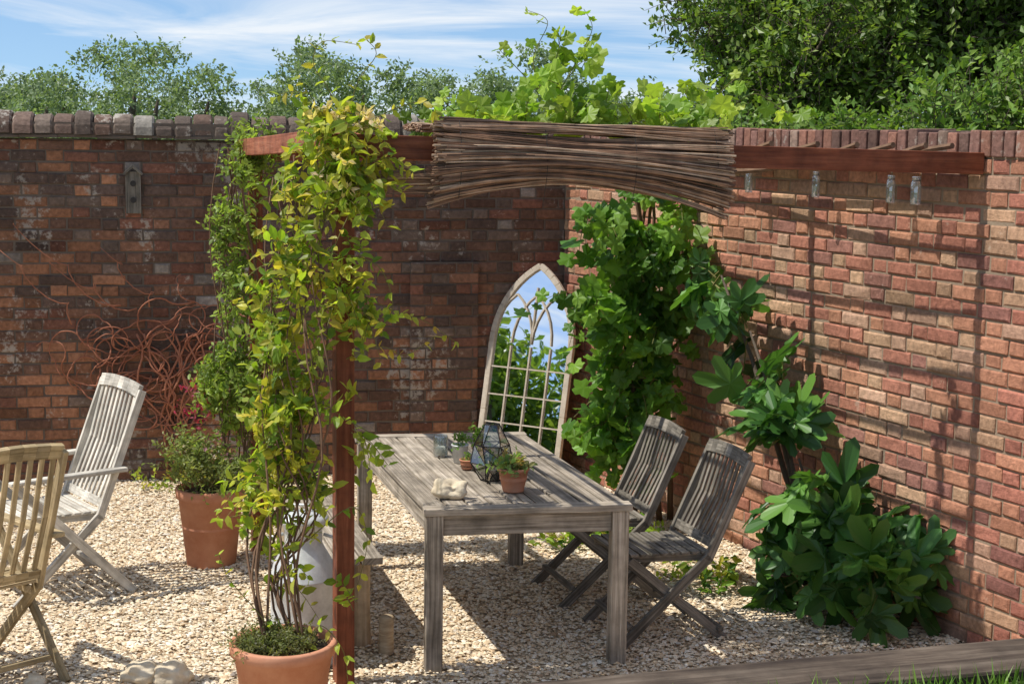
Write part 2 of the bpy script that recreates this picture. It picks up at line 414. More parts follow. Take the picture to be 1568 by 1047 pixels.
def figleaf():
    ctr=(.30,0.0); lob=[(-1.85,.46),(-.92,.62),(0,.74),(.92,.62),(1.85,.46)]
    v=[[ctr[0],0,0.02]]; seq=[]
    for i,(a,r) in enumerate(lob):
        seq+= [(a-.33,r*.62),(a-.20,r*.88),(a,r),(a+.20,r*.88),(a+.33,r*.62)]
        if i<4: seq.append(((a+lob[i+1][0])/2,.33))
    seq=[(-2.75,.26)]+seq+[(2.75,.26)]
    for a,r in seq: v.append([ctr[0]+r*math.cos(a),r*math.sin(a),-.42*r*r+(.05 if r<.35 else 0)])
    v.append([.0,0,0]); n_=len(v)-1
    f=[[0,i,i+1] for i in range(1,n_)]+[[0,n_,1]]
    return np.array(v),np.array(f)
FG=figleaf()
def make_leaves(name,P,D,Nn,S,T,cols,m,parent):
    tv,tf=T
    D=unit(D); Nn=Nn-(Nn*D).sum(1,keepdims=True)*D; Nn=unit(Nn); Yv=np.cross(Nn,D)
    curl=rng.uniform(.3,1.8,len(P))
    V=P[:,None,:]+S[:,None,None]*(tv[None,:,0:1]*D[:,None,:]+tv[None,:,1:2]*Yv[:,None,:]+(tv[None,:,2:3]*curl[:,None,None])*Nn[:,None,:])
    k=len(tv); F=(tf[None]+k*np.arange(len(P))[:,None,None]).reshape(-1,3)
    return np_mesh(name,V.reshape(-1,3),F,m,np.repeat(cols,len(tf),0),parent)
def foliage(par,nm,blobs,n,L,m,size,T,pal,mt,up=.4,droop=-.25,stem=None,sr=.0018,shell=.5,nbias=(-.25,-.35,.75),lj=.25,rnd=.6):
    bl=np.array([b[:6] for b in blobs],float); wt=np.array([b[6] if len(b)>6 else b[3]*b[4]*b[5] for b in blobs],float)
    idx=rng.choice(len(bl),n,p=wt/wt.sum())
    d=unit(rng.normal(size=(n,3))); r=rng.random(n)**shell
    S0=bl[idx,:3]+d*r[:,None]*bl[idx,3:6]
    D0=unit(d*.6+rng.normal(size=(n,3))*.7+np.array([0,0,up])); Lt=L*rng.uniform(.5,1.4,n)
    t=(np.arange(m)+.5)/m
    pos=S0[:,None,:]+D0[:,None,:]*(Lt[:,None]*t)[:,:,None]+np.array([0,0,1.])*(droop*Lt[:,None]*t**2)[:,:,None]
    tan=unit(D0[:,None,:]+np.array([0,0,1.])*(2*droop*t)[None,:,None])
    side=unit(np.cross(tan,rng.normal(size=(n,1,3))))*np.where(np.arange(m)%2,1,-1)[None,:,None]
    D=(tan*.45+side+rng.normal(size=side.shape)*.35).reshape(-1,3)
    Nn=unit(np.array(nbias)[None]+rng.normal(size=(n*m,3))*rnd)
    P=pos.reshape(-1,3); P=np.where(P[:,2:3]<.01,np.array([0,0,.02])+P*np.array([1,1,0]),P)
    S=size*rng.uniform(1-lj*1.6,1+lj*1.4,n*m)
    pal=np.array(pal); a=pal[rng.choice(len(pal),n)]; 
    c=np.repeat(a,m,0)*.6+pal[rng.choice(len(pal),n*m)]*.4
    c=c*np.repeat(rng.normal(1,.16,(n,1)),m,0)*rng.normal(1,.12,(n*m,1)); c=np.clip(c,.004,.9)
    make_leaves(nm,P,D,Nn,S,T,c,mt,par)
    if stem is not None:
        q=np.stack([S0-D0*(Lt*.25)[:,None]]+[pos[:,int(i)] for i in np.linspace(m*.3,m-1,3)],1)
        V=[]; ang=[0,2.09,4.19]
        ex=unit(np.cross(D0,np.array([.3,.5,.8]))); ey=np.cross(D0,ex)
        rr=[1.3,1.1,.9,.5]
        for i in range(4):
            for a_ in ang: V.append(q[:,i]+(ex*math.cos(a_)+ey*math.sin(a_))*sr*rr[i])
        V=np.stack(V,1).reshape(-1,3)
        f=[]
        for i in range(3):
            for k in range(3): f.append([i*3+k,i*3+(k+1)%3,(i+1)*3+(k+1)%3,(i+1)*3+k])
        F=(np.array(f)[None]+12*np.arange(n)[:,None,None]).reshape(-1,4)
        np_mesh(nm+'_twigs',V,F,stem,None,par)

PAL_H=[(.28,.38,.04),(.38,.46,.06),(.19,.31,.03),(.46,.46,.07),(.13,.22,.03),(.54,.44,.07)]
PAL_G=[(.15,.30,.035),(.10,.22,.03),(.22,.38,.05),(.06,.15,.02)]
PAL_GT=[(.30,.44,.06),(.42,.52,.09),(.20,.34,.04)]
PAL_F=[(.05,.14,.028),(.08,.20,.04),(.14,.29,.05),(.028,.08,.018)]
PAL_T=[(.12,.20,.03),(.18,.28,.05),(.07,.135,.022),(.25,.33,.07)]
PAL_D=[(.20,.27,.14),(.24,.31,.16),(.16,.22,.12)]  # distant trees: haze put into the leaf colours, paler and greyer

# ---------------------------------------------------------------- trees beyond the walls
def tree(name,x,y,trunk_h,clumps,nleaf,ls,pal,T=LO,mt=M_leafT):
    e=empty(name,(0,0,0))
    bb=B()
    pts=[(x,y,-.02),(x+.05,y,trunk_h*.4),(x-.03,y+.05,trunk_h*.75),(x,y,trunk_h)]
    bb.tube(pts,[.2,.16,.12,.09],8)
    for c in clumps:
        s=Vector((x,y,trunk_h*random.uniform(.55,.95))); t=Vector(c[:3]); mid=s.lerp(t,.5)+Vector((random.uniform(-.1,.1),0,-.1))
        bb.tube([s,mid,t],[.06,.04,.015],5)
    bb.obj('trunk',M_bark,e,smooth=True)
    foliage(e,'leaves',clumps,nleaf//9,.36,9,ls,T,pal,mt,up=.6,droop=-.2,stem=M_bark,sr=.004,shell=.4)
    return e
def rclumps(c,R,n,r0,r1):
    out=[]
    for _ in range(n):
        d=Vector((random.gauss(0,1),random.gauss(0,1),random.gauss(0,1))).normalized()*random.random()**.4
        r=random.uniform(r0,r1)
        out.append((c[0]+d.x*R[0],c[1]+d.y*R[1],c[2]+d.z*R[2],r*1.1,r*1.1,r,r**2))
    return out
tree('tree',2.6,16.4,3.2,rclumps((2.75,16.2,2.95),(1.5,1.2,1.25),30,.28,.5),32000,.08,PAL_T)
tree('tree',5.2,16.0,3.6,rclumps((5.2,15.8,3.6),(1.9,1.3,1.9),38,.35,.65),46000,.085,PAL_T)
tree('tree',3.9,18.5,4.2,rclumps((3.7,18.5,4.0),(1.6,1.3,1.6),26,.35,.65),22000,.11,[(.14,.22,.05),(.18,.27,.07)])
e=empty('shrub'); foliage(e,'leaves',[(1.7,13.9,2.2,.6,.4,.38),(2.8,13.2,2.2,.6,.4,.4),(3.7,12.5,2.35,.7,.5,.6),(4.6,12.2,2.5,.8,.5,.8)],2200,.35,9,.07,LO,[(.16,.27,.045),(.24,.34,.07),(.10,.19,.035)],M_leafT,up=.8,stem=M_bark,sr=.003)
bb=B()
for x0,y0 in ((1.9,13.9),(2.8,13.2),(3.7,12.5),(4.6,12.2)):
    for k in range(5): bb.tube([(x0+random.uniform(-.1,.1),y0,0),(x0+random.uniform(-.3,.3),y0,1.2),(x0+random.uniform(-.5,.5),y0,2.2)],[.03,.02,.01],5)
bb.obj('stems',M_bark,e)
# distant tree row
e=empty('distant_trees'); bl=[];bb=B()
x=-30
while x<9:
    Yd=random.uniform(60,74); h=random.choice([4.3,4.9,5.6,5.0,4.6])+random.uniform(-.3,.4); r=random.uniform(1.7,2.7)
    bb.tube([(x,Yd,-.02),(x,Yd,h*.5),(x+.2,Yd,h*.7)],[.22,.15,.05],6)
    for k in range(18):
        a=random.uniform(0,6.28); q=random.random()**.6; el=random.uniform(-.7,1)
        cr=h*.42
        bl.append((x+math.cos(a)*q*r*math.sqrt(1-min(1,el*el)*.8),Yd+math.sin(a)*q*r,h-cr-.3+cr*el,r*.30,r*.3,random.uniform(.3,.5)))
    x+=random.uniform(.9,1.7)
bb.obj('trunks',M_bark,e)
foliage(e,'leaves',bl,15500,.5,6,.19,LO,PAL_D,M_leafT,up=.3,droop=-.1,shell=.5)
# trees to the left and behind (seen in the mirror)
e=empty('background_trees'); bl=[];bb=B()
for i in range(18):
    a=math.radians(random.uniform(185,225)); R=random.uniform(26,33); x,y=R*math.cos(a),11+R*math.sin(a)
    h=random.uniform(5.4,8.0); bb.tube([(x,y,-.02),(x,y,h*.8)],[.25,.08],6)
    for k in range(12): bl.append((x+random.uniform(-1.4,1.4),y+random.uniform(-1.4,1.4),random.uniform(1,h-.5),1.0,1.0,.8))
bb.obj('trunks',M_bark,e)
foliage(e,'leaves',bl,12000,.7,6,.26,LO,PAL_T,M_leafT,up=.7)

# ---------------------------------------------------------------- pergola
Z=Vector((0,0,1))
FL=Vector((-.72,6.63,0)); BL=Vector((-1.44,8.75,0)); 
W1=C+RW*4.20; W2=C+RW*2.87; W3=C+RW*1.72
ML=FL.lerp(BL,.5)
pg=empty('pergola')
bb=B()
bb.beam(FL,FL+Z*2.30,.08,.08,up=(.34,-.94,0)); bb.beam(BL,BL+Z*2.24,.07,.07,up=(.34,-.94,0))
bb.obj('posts',M_red,pg,bevel=.004)
bb=B()
off=nR*.012
fd=(W1-FL).normalized()
bb.beam(FL-fd*.06+Z*2.345,W1+off+Z*2.295,.05,.10)
bb.beam(BL-fd*.06+Z*2.28,W3+off+Z*2.30,.05,.10)
bb.beam(ML+Z*2.31,W2+off+Z*2.295,.045,.09)
bb.beam(W1+nR*.075-RW*.04+Z*2.295,W3+nR*.075+Z*2.31,.045,.085)
bb.obj('beams',M_red,pg,bevel=.003)
sdv=(BL-FL).normalized()
bb=B()
bb.beam(FL+sdv*.03+Z*2.370-fd*.055,BL+sdv*.06+Z*2.30-fd*.055,.05,.09)
bb.beam(FL+sdv*.03+Z*2.385+fd*.11,BL+sdv*.06+Z*2.33+fd*.11,.04,.05)
bb.obj('side_beams',M_redlit,pg,bevel=.003)
bb=B()
for t,sg in ((.025,.01),(.06,.02),(.095,.02),(.13,.04),(.22,.07),(.35,.07),(.47,.06),(.56,.10),(.645,.12),(.72,.10),(.785,.14),(.845,.11),(.90,.12),(.945,.07)):
    p=FL.lerp(W1,t)+Z*2.375; q=BL.lerp(W3,t+random.uniform(-.05,.05))+Z*2.345
    pts=[]
    for k in range(13):
        s=k/12; P=p.lerp(q,s); pts.append(P+Vector((.04*math.sin(s*3.1),0,-sg*4*s*(1-s))))
    bb.tube(pts,.0145,6)
bb.obj('sagging_rods',M_stem,pg)
# willow screen
ws=empty('willow_screen'); bb=B()
s0=FL.lerp(W1,.135); s1=FL.lerp(W1,.565); fn=Vector((fd.y,-fd.x,0))
def rod(v,lay,rad,a0=0,a1=1,arch=.075,zt=2.43,drop=.31):
    v=max(v,0.0)
    pts=[];ph=random.uniform(0,6);am=random.uniform(.002,.012);sk=random.uniform(-.02,.03)
    a=a0+random.uniform(-.03,.02)-.02*v; b_=a1+random.uniform(-.03,.02)
    for k in range(13):
        s=a+(b_-a)*k/12
        P=s0.lerp(s1,s)
        ar=arch*(1-(2*s-1)**2)*(v*1.7-.45)
        z=zt-drop*v*(1+.22*max(s-.4,0))+ar-.03*s+sk*(s-.5)+am*math.sin(ph+s*7)
        outw=.035+lay+.06*math.sin(math.pi*min(v,1)**.8)+.01*math.sin(ph+5*s)
        pts.append(P+fn*outw+Z*z)
    bb.tube(pts,[rad*(1-.5*k/12) for k in range(13)] if random.random()<.5 else [rad*(.5+.5*k/12) for k in range(13)],5)
for i in range(340):
    v=random.random()**.95
    v=round(v*7)/7*.68+v*.32+random.gauss(0,.012)
    rod(v,random.uniform(0,.04),random.uniform(.0028,.0066))
for i in range(40): rod(random.uniform(.68,.98),random.uniform(0,.02),random.uniform(.002,.004),-.30,.1,.0,2.42,.27)
for i in range(60): rod(random.uniform(.0,.12),random.uniform(-.06,.03),random.uniform(.003,.006),0,1,.0,2.455,.25)
for i in range(90):
    bk=random.random()*.5; P0=s0-fn*bk; P1=s1-fn*bk
    pts=[P0.lerp(P1,-.05+1.1*k/6)+Z*(2.415+random.uniform(0,.02)+.01*math.sin(k+i)) for k in range(7)]
    bb.tube(pts,random.uniform(.003,.005),4)
bb.obj('rods',M_willow,ws)
bb=B()
for s in (.06,.35,.66,.95):
    P=s0.lerp(s1,s)
    pts=[P+fn*(.075+.06*math.sin(math.pi*k/10))+Z*(2.46-.33*k/10-.03*s) for k in range(11)]
    bb.tube(pts,.0014,5)
bb.obj('ties',M_wire,ws)

# hanging glass bottles
for t,r in ((.10,.019),(.305,.020),(.555,.021),(.80,.022),(.875,.025)):
    P=W3.lerp(W1,t)+nR*.13
    e=empty('hanging_glass_bottle',tuple(P+Z*2.09))
    bb=B(); h=.125
    bb.lathe([(.0,0),(r*.9,0),(r,.006),(r,h*.8),(r*.8,h*.9),(r*.75,h),(r*.85,h+.003),(r*.8,h+.01),(r*.6,h+.01)],16); bb.obj('bottle',M_bottle,e,smooth=True)
    bb=B(); bb.tube([(r*.6,0,h*.93),(0,0,h+.05),(-r*.6,0,h*.93)],.0012,4); bb.tube([(0,0,h+.05),(0,0,.19)],.0012,4); bb.tube([(r*.82*math.cos(a),r*.82*math.sin(a),h*.93) for a in np.linspace(0,6.28,13)],.002,4); bb.obj('hanger',M_wire,e)

# ---------------------------------------------------------------- table
NL_=Vector((-.372,6.76,0)); NR_=Vector((.562,6.92,0)); FLt=Vector((-.862,8.46,0)); FRt=NR_+(FLt-NL_)
tb=empty('garden_table')
ux=(NR_-NL_).normalized(); uy=(FLt-NL_).normalized(); Wt=(NR_-NL_).length; Lt=(FLt-NL_).length
bb=B(); npk=9; pw=(Wt-.02)/npk
for i in range(npk):
    o=NL_+ux*(.01+pw*(i+.5))+Z*(.735+random.uniform(-.002,.002))
    bb.beam(o+uy*(.085),o+uy*(Lt-.085),pw-.011,.026)
for yy in (.042,Lt-.042):
    bb.beam(NL_+uy*yy+Z*.736,NR_+uy*yy+Z*.736,.082,.03)
bb.obj('top',M_table,tb,bevel=.003)
bb=B()
for (cx,cy) in ((.05,.05),(Wt-.05,.05),(.05,Lt-.05),(Wt-.05,Lt-.05)):
    P=NL_+ux*cx+uy*cy; bb.beam(P,P+Z*.72,.078,.078,up=tuple(ux))
bb.obj('legs',M_table,tb,bevel=.005)
bb=B()
bb.beam(NL_+ux*.09+uy*.045+Z*.672,NR_-ux*.09+uy*.045+Z*.672,.028,.095)
bb.beam(NL_+ux*.09+uy*(Lt-.045)+Z*.672,NR_-ux*.09+uy*(Lt-.045)+Z*.672,.028,.095)
bb.beam(NL_+ux*.045+uy*.09+Z*.672,NL_+ux*.045+uy*(Lt-.09)+Z*.672,.028,.095)
bb.beam(NR_-ux*.045+uy*.09+Z*.672,NR_-ux*.045+uy*(Lt-.09)+Z*.672,.028,.095)
bb.obj('apron',M_table,tb,bevel=.003)

# ---------------------------------------------------------------- chairs
def chair(name,x,y,face,mt,arms=False,top=.9,w=.46):
    e=empty(name,(x,y,0),math.atan2(-face[0],face[1]))
    hw=w/2; yb=-.20; rk=.36 if arms else .42; yt=-.20-(top-.42)*rk
    bb=B()
    for s in (-1,1):
        xx=s*hw
        bb.beam((xx,.26,0),(xx,yb,.42),.024,.045,up=(0,1,.6)); bb.beam((xx,yb+.012,.40),(xx,yt,top-.03),.024,.042,up=(0,1,.3))
        x2=s*(hw-.03)
        if arms: bb.beam((x2+s*.06,-.36,0),(x2+s*.06,.25,.63),.024,.045,up=(0,1,.6))
        else: bb.beam((x2,-.30,0),(x2,.20,.42),.024,.042,up=(0,1,.6))
    bb.beam((-hw,.20,.10),(hw,.20,.10),.03,.022); bb.beam((-hw,-.27,.055 if not arms else .10),(hw,-.27,.055 if not arms else .10),.03,.022)
    bb.obj('legs',mt,e,bevel=.003)
    bb=B()
    for s in (-1,1): bb.beam((s*(hw-.055),-.21,.405),(s*(hw-.055),.24,.425),.022,.035)
    for k in range(9):
        yy=-.19+k*.0525; bb.beam((-hw+.02,yy,.435+.02*(yy+.2)),(hw-.02,yy,.435+.02*(yy+.2)),.04,.014)
    bb.obj('seat',mt,e,bevel=.003)
    bb=B()
    ns=9
    for k in range(ns):
        xx=-hw+.04+(w-.08)*k/(ns-1)
        zc=.47;yc=yb-(zc-.42)*rk; z2=top-.05; y2=yb-(z2-.42)*rk; ym=(yc+y2)/2-.018; zm=(zc+z2)/2
        wd=.024 if arms else .022
        bb.beam((xx,yc,zc),(xx,ym,zm),wd,.011,up=(0,1,.3)); bb.beam((xx,ym,zm-.001),(xx,y2,z2),wd,.011,up=(0,1,.3))
    def rail(zc,h,bow):
        K=8;prev=None
        for k in range(K+1):
            xx=-hw+.005+(w-.01)*k/K; bz=bow*(1-(2*k/K-1)**2); P=(xx,yb-(zc-.42)*rk,zc+bz)
            if prev: bb.beam(prev,P,.026,h,up=(0,-.34,.94))
            prev=P
    rail(top-.035,.065,.018); rail(.475,.045,0)
    bb.obj('backrest',mt,e,bevel=.002)
    if arms:
        bb=B()
        for s in (-1,1):
            bb.beam((s*(hw+.03),-.33,.655),(s*(hw+.03),.05,.65),.055,.022); bb.beam((s*(hw+.03),.051,.65),(s*(hw+.03),.28,.645),.055,.022,taper=.9)
        bb.obj('arms',mt,e,bevel=.005)
    return e
chair('garden_chair',-2.42,7.98,(-.80,-.60),M_teak,True,1.08,.50)
chair('garden_chair',-2.38,6.64,(-.72,.69),M_teak2,True,1.08,.50)
chair('folding_chair',.70,7.42,(-.95,-.31),M_dteak,False,.90,.44)
chair('folding_chair',.45,8.05,(-.95,-.31),M_dteak,False,.90,.44)

# ---------------------------------------------------------------- bench
be=empty('wooden_bench'); bd=(FLt-NL_).normalized(); bx=Vector((bd.y,-bd.x,0))
b0=Vector((-.58,7.08,0)); bb=B()
for i in range(3):
    o=b0-bx*(.055+i*.108)+Z*.43; bb.beam(o,o+bd*1.35,.10,.035)
bb.obj('seat',M_table,be,bevel=.004)
bb=B()
for t in (.10,1.2):
    for k in (.10,.27):
        P=b0-bx*k+bd*t; bb.tube([P+Z*0,P+Z*.2,P+Z*.412],[.058,.053,.055],14)
bb.obj('log_legs',M_log,be,smooth=False)
bb=B()
bb.beam(b0-bx*.16+bd*.04+Z*.385,b0-bx*.16+bd*1.3+Z*.385,.07,.045); bb.obj('stretcher',M_table,be,bevel=.003)
e=empty('wooden_log',(-.565,7.03,0)); bb=B(); bb.lathe([(0,0),(.032,0),(.036,.006),(.034,.09),(.035,.176),(.031,.182),(0,.183)],18); bb.obj('log',M_log,e,smooth=True)
# milk churn
e=empty('milk_churn',(-.93,6.90,0)); bb=B()
bb.lathe([(0,.01),(.15,.01),(.155,0),(.155,.03),(.148,.035),(.15,.10),(.153,.105),(.15,.11),(.15,.40),(.153,.405),(.15,.41),(.135,.47),(.10,.53),(.085,.56),(.085,.62),(.10,.65),(.115,.66),(.115,.675),(.10,.69),(.04,.705),(0,.707)],36)
bb.obj('body',M_galv,e,smooth=True)
bb=B()
for s in (-1,1): bb.tube([(s*.135,0,.47),(s*.17,0,.51),(s*.16,0,.58),(s*.09,0,.60)],.008,8)
bb.tube([(-.05,0,.70),(-.045,0,.735),(.045,0,.735),(.05,0,.70)],.006,6)
bb.obj('handles',M_galv,e,smooth=True)

# ---------------------------------------------------------------- pots
def pot(name,x,y,z,rt,rb,h,n=40):
    e=empty(name,(x,y,z)); bb=B(); rim=h*.13
    bb.lathe([(0,.002),(rb*.96,.002),(rb,.008),(rt*.93,h-rim),(rt*.93+.001,h-rim),(rt,h-rim+.004),(rt*1.01,h-.006),(rt*.99,h),(rt*.90,h),(rt*.87,h-.02),(rt*.84,h*.5)],n)
    bb.obj('pot',M_terra,e,smooth=True)
    bb=B(); bb.lathe([(rt*.875,h-.035),(rt*.5,h-.025),(0,h-.02)],24); bb.obj('soil',M_soil,e,smooth=True)
    return e
e=pot('terracotta_pot',-1.66,8.50,0,.19,.135,.44)
PAL_L=[(.24,.30,.09),(.18,.26,.07),(.32,.34,.13)]
foliage(e,'plant',[(-.02,0,.53,.22,.2,.08),(-.12,0,.62,.13,.15,.10),(.12,-.05,.48,.16,.15,.06)],330,.13,9,.024,OV,PAL_L,M_leafH,up=.9,stem=M_gstem,sr=.0015)
foliage(e,'flowers',[(0,0,.62,.2,.18,.12)],26,.08,4,.022,OV,[(.5,.25,.35),(.7,.6,.4)],M_leafH,up=1)
e=pot('terracotta_pot',-.91,6.13,0,.215,.15,.36)
foliage(e,'thyme',[(-.03,-.02,.35,.16,.15,.03)],420,.075,9,.014,OV,[(.16,.20,.06),(.24,.25,.10),(.13,.13,.06)],M_leafH,up=1,stem=M_gstem,sr=.001)

# ---------------------------------------------------------------- honeysuckle
hs=empty('honeysuckle_plant'); bb=B()
roots=[(-.91,6.13,.33),(-.86,6.18,.33),(-.97,6.1,.33),(-.90,6.2,.33),(-.83,6.12,.33)]
tops=[(-.78,6.6,2.35),(-.95,6.75,2.3),(-.80,6.56,2.0),(-1.05,6.9,2.2),(-.88,6.5,1.8),(-.95,6.45,1.5),(-.85,6.5,1.3),(-1.02,6.6,1.6)]
for t_ in tops:
    for rep in range(2):
        r_=Vector(random.choice(roots)); t2=Vector(t_); pts=[]
        ph=random.uniform(0,6)
        for k in range(17):
            s=k/16; P=r_.lerp(t2,s); amp=.06*math.sin(math.pi*s)+.01
            P+=Vector((amp*math.sin(ph+s*9),amp*math.cos(ph*1.3+s*7),0)); 
            if s<.4: P+=Vector((-.05*math.sin(s/.4*3.1),0,0))
            pts.append(P)
        bb.tube(pts,[.0062*(1-.6*k/16) for k in range(17)],5)
bb.obj('stems',M_stem,hs,smooth=True)
HB=[(-.74,6.58,2.42,.20,.15,.06,1.3),(-.92,6.8,2.30,.10,.2,.05,.35),(-.70,6.53,2.18,.15,.10,.16,1.9),(-.95,6.66,2.14,.13,.15,.08,.5),
    (-.90,6.50,1.88,.12,.10,.16,1.1),(-.72,6.5,1.78,.11,.08,.20,1.2),(-1.02,6.58,1.62,.09,.10,.16,.8),(-.92,6.44,1.50,.13,.10,.14,1.2),(-.62,6.5,1.66,.08,.06,.10,.4),
    (-.93,6.40,1.22,.15,.12,.20,2.5),(-.99,6.36,.98,.13,.10,.12,1.2),(-.85,6.36,.93,.09,.08,.12,.6),(-1.1,6.4,.78,.06,.06,.06,.2),(-.64,6.5,1.15,.06,.06,.22,.25),(-.66,6.4,.42,.05,.05,.12,.1),(-.95,6.25,.6,.12,.08,.14,.3)]
foliage(hs,'leaves',HB,365,.14,8,.056,OV,PAL_H,M_leafH,up=.2,droop=-.5,stem=M_gstem,sr=.0018,shell=.7)
foliage(hs,'flowers',[(-.74,6.5,2.44,.2,.1,.07),(-.72,6.45,2.2,.12,.08,.12)],34,.03,6,.034,LO,[(.70,.58,.30),(.78,.62,.45)],M_leafH,up=1,nbias=(0,0,.2),rnd=1)
def shoot(par,pts,nl,size,T,pal,mt,r=.0022,name='shoot'):
    P=[Vector(p) for p in pts]; K=nl
    def cr(u):
        i=min(int(u),len(P)-2); f=u-i; p0=P[max(i-1,0)];p1=P[i];p2=P[i+1];p3=P[min(i+2,len(P)-1)]
        return .5*((2*p1)+(p2-p0)*f+(2*p0-5*p1+4*p2-p3)*f*f+(3*p1-p0-3*p2+p3)*f**3)
    q=[cr(u) for u in np.linspace(0,len(P)-1.0001,20)]
    b_=B(); b_.tube(q,[r*(1.2-.7*k/19) for k in range(20)],5); b_.obj(name+'_stem',M_gstem,par)
    us=np.linspace(.15,len(P)-1.001,K); pos=np.array([cr(u) for u in us]); nx=np.array([cr(min(u+.02,len(P)-1.0001)) for u in us]); tan=unit(nx-pos+1e-6)
    pos=np.repeat(pos,2,0) if T is OV else pos; tan=np.repeat(tan,2,0) if T is OV else tan
    n=len(pos); side=unit(np.cross(tan,rng.normal(size=(n,3)))); side[1::2]*=-1
    D=tan*.5+side+np.array([0,0,-.2]); Nn=np.array([-.3,-.4,.7])+rng.normal(size=(n,3))*.45
    make_leaves(name+'_leaves',pos,D,Nn,size*rng.uniform(.6,1.2,n),T,np.array(pal)[rng.choice(len(pal),n)]*rng.normal(1,.12,(n,1)),mt,par)
PAL_HY=[(.38,.45,.06),(.48,.43,.07),(.32,.43,.05)]
shoot(hs,[(-.70,6.62,2.40),(-.78,6.6,2.58),(-.84,6.6,2.68),(-.80,6.58,2.77),(-.66,6.58,2.76)],12,.05,OV,PAL_HY,M_leafH)
shoot(hs,[(-.74,6.62,2.40),(-.9,6.62,2.56),(-1.0,6.6,2.54)],8,.05,OV,PAL_HY,M_leafH)
shoot(hs,[(-.72,6.62,2.40),(-.82,6.62,2.50),(-.9,6.6,2.62)],8,.05,OV,PAL_HY,M_leafH)
shoot(hs,[(-.7,6.6,2.42),(-.66,6.6,2.6),(-.58,6.6,2.72),(-.62,6.6,2.78)],9,.05,OV,PAL_HY,M_leafH)
shoot(hs,[(-.66,6.6,2.42),(-.5,6.6,2.5),(-.38,6.65,2.53),(-.3,6.7,2.46)],12,.05,OV,PAL_HY,M_leafH)
shoot(hs,[(-.68,6.56,2.24),(-.52,6.5,2.30),(-.42,6.5,2.24)],9,.055,OV,PAL_HY,M_leafH)
shoot(hs,[(-.70,6.56,2.1),(-.58,6.5,2.2),(-.46,6.5,2.16)],8,.055,OV,PAL_HY,M_leafH)
shoot(hs,[(-.68,6.56,1.75),(-.5,6.6,1.65),(-.38,6.7,1.60),(-.25,6.8,1.50)],9,.045,OV,[(.50,.36,.07),(.38,.40,.07)],M_leafH)
shoot(hs,[(-.70,6.56,1.45),(-.56,6.6,1.5),(-.46,6.7,1.45),(-.34,6.8,1.52)],8,.045,OV,[(.50,.36,.07),(.38,.40,.07)],M_leafH)
shoot(hs,[(-.70,6.5,1.9),(-.56,6.5,1.85),(-.5,6.5,1.7),(-.54,6.5,1.58)],10,.05,OV,PAL_H,M_leafH)
shoot(hs,[(-.9,6.4,.9),(-1.1,6.4,.95),(-1.22,6.4,.8)],9,.05,OV,PAL_HY,M_leafH)
shoot(hs,[(-.85,6.4,.7),(-.66,6.4,.85),(-.6,6.45,.7),(-.64,6.45,.5)],10,.05,OV,PAL_H,M_leafH)
shoot(hs,[(-.9,6.1,.34),(-1.02,6.1,.5),(-1.12,6.1,.62),(-1.16,6.1,.72)],8,.045,OV,PAL_H,M_leafH)
shoot(hs,[(-.82,6.1,.34),(-.75,6.05,.45),(-.66,6.05,.35),(-.64,6.05,.22)],8,.045,OV,PAL_HY,M_leafH)
# clematis on back post
cl=empty('clematis_plant')
bb=B()
for k in range(9):
    x0=random.uniform(-1.62,-1.42); ph=random.uniform(0,6)
    bb.tube([(x0+.05*math.sin(ph+j*.7),8.62+.05*math.cos(ph+j*.6),.3+j*.2) for j in range(11)],.004,5)
bb.obj('stems',M_stem,cl)
foliage(cl,'leaves',[(-1.46,8.66,2.2,.10,.15,.10,.9),(-1.55,8.66,1.85,.10,.12,.2,1.2),(-1.54,8.62,1.45,.07,.1,.28,.8),(-1.58,8.6,1.0,.15,.14,.18,2.4),(-1.36,8.66,1.2,.08,.1,.3,.6),(-1.48,8.66,.78,.12,.12,.12,.7),(-1.42,8.66,2.34,.1,.1,.08,.4)],640,.11,9,.034,OV,[(.26,.35,.07),(.33,.42,.09),(.17,.26,.05)],M_leafH,up=.5,stem=M_gstem,sr=.0014)
foliage(cl,'flowers',[(-1.74,8.6,.9,.10,.1,.14)],34,.06,5,.022,OV,[(.40,.03,.10),(.28,.03,.06)],M_leafH,up=.5)

# ---------------------------------------------------------------- grape vine
gv=empty('grape_vine'); bb=B()
for k in range(6):
    ph=random.uniform(0,6); x0=random.uniform(.75,.95)
    bb.tube([(x0+.08*math.sin(ph+j*.5)-.02*j*.2,9.62+.05*math.cos(ph+j*.6),-.01+j*.24) for j in range(11)],[.02*(1-.06*j) for j in range(11)],7)
bb.obj('stems',M_stem,gv,smooth=True)
GB=[(.74,9.45,1.70,.15,.12,.22,1.5),(.96,9.45,1.75,.12,.12,.20,.8),(.70,9.5,1.32,.13,.12,.22,1.4),(.90,9.45,1.30,.13,.12,.24,.9),(.66,9.5,.95,.13,.12,.20,1.2),(.82,9.42,.85,.13,.14,.20,.9),(.62,9.45,.62,.16,.14,.12,1.2),(.78,9.35,.5,.14,.15,.12,.7),(.46,9.35,1.90,.11,.10,.03,.35),(.44,9.2,1.42,.08,.08,.05,.25),(.86,9.4,2.05,.16,.16,.08,.4)]
foliage(gv,'leaves',GB,165,.19,5,.12,GR,PAL_G,M_leafG,up=0,droop=-.6,stem=M_gstem,sr=.003,shell=.7,nbias=(-.6,-.7,.45),rnd=.45)
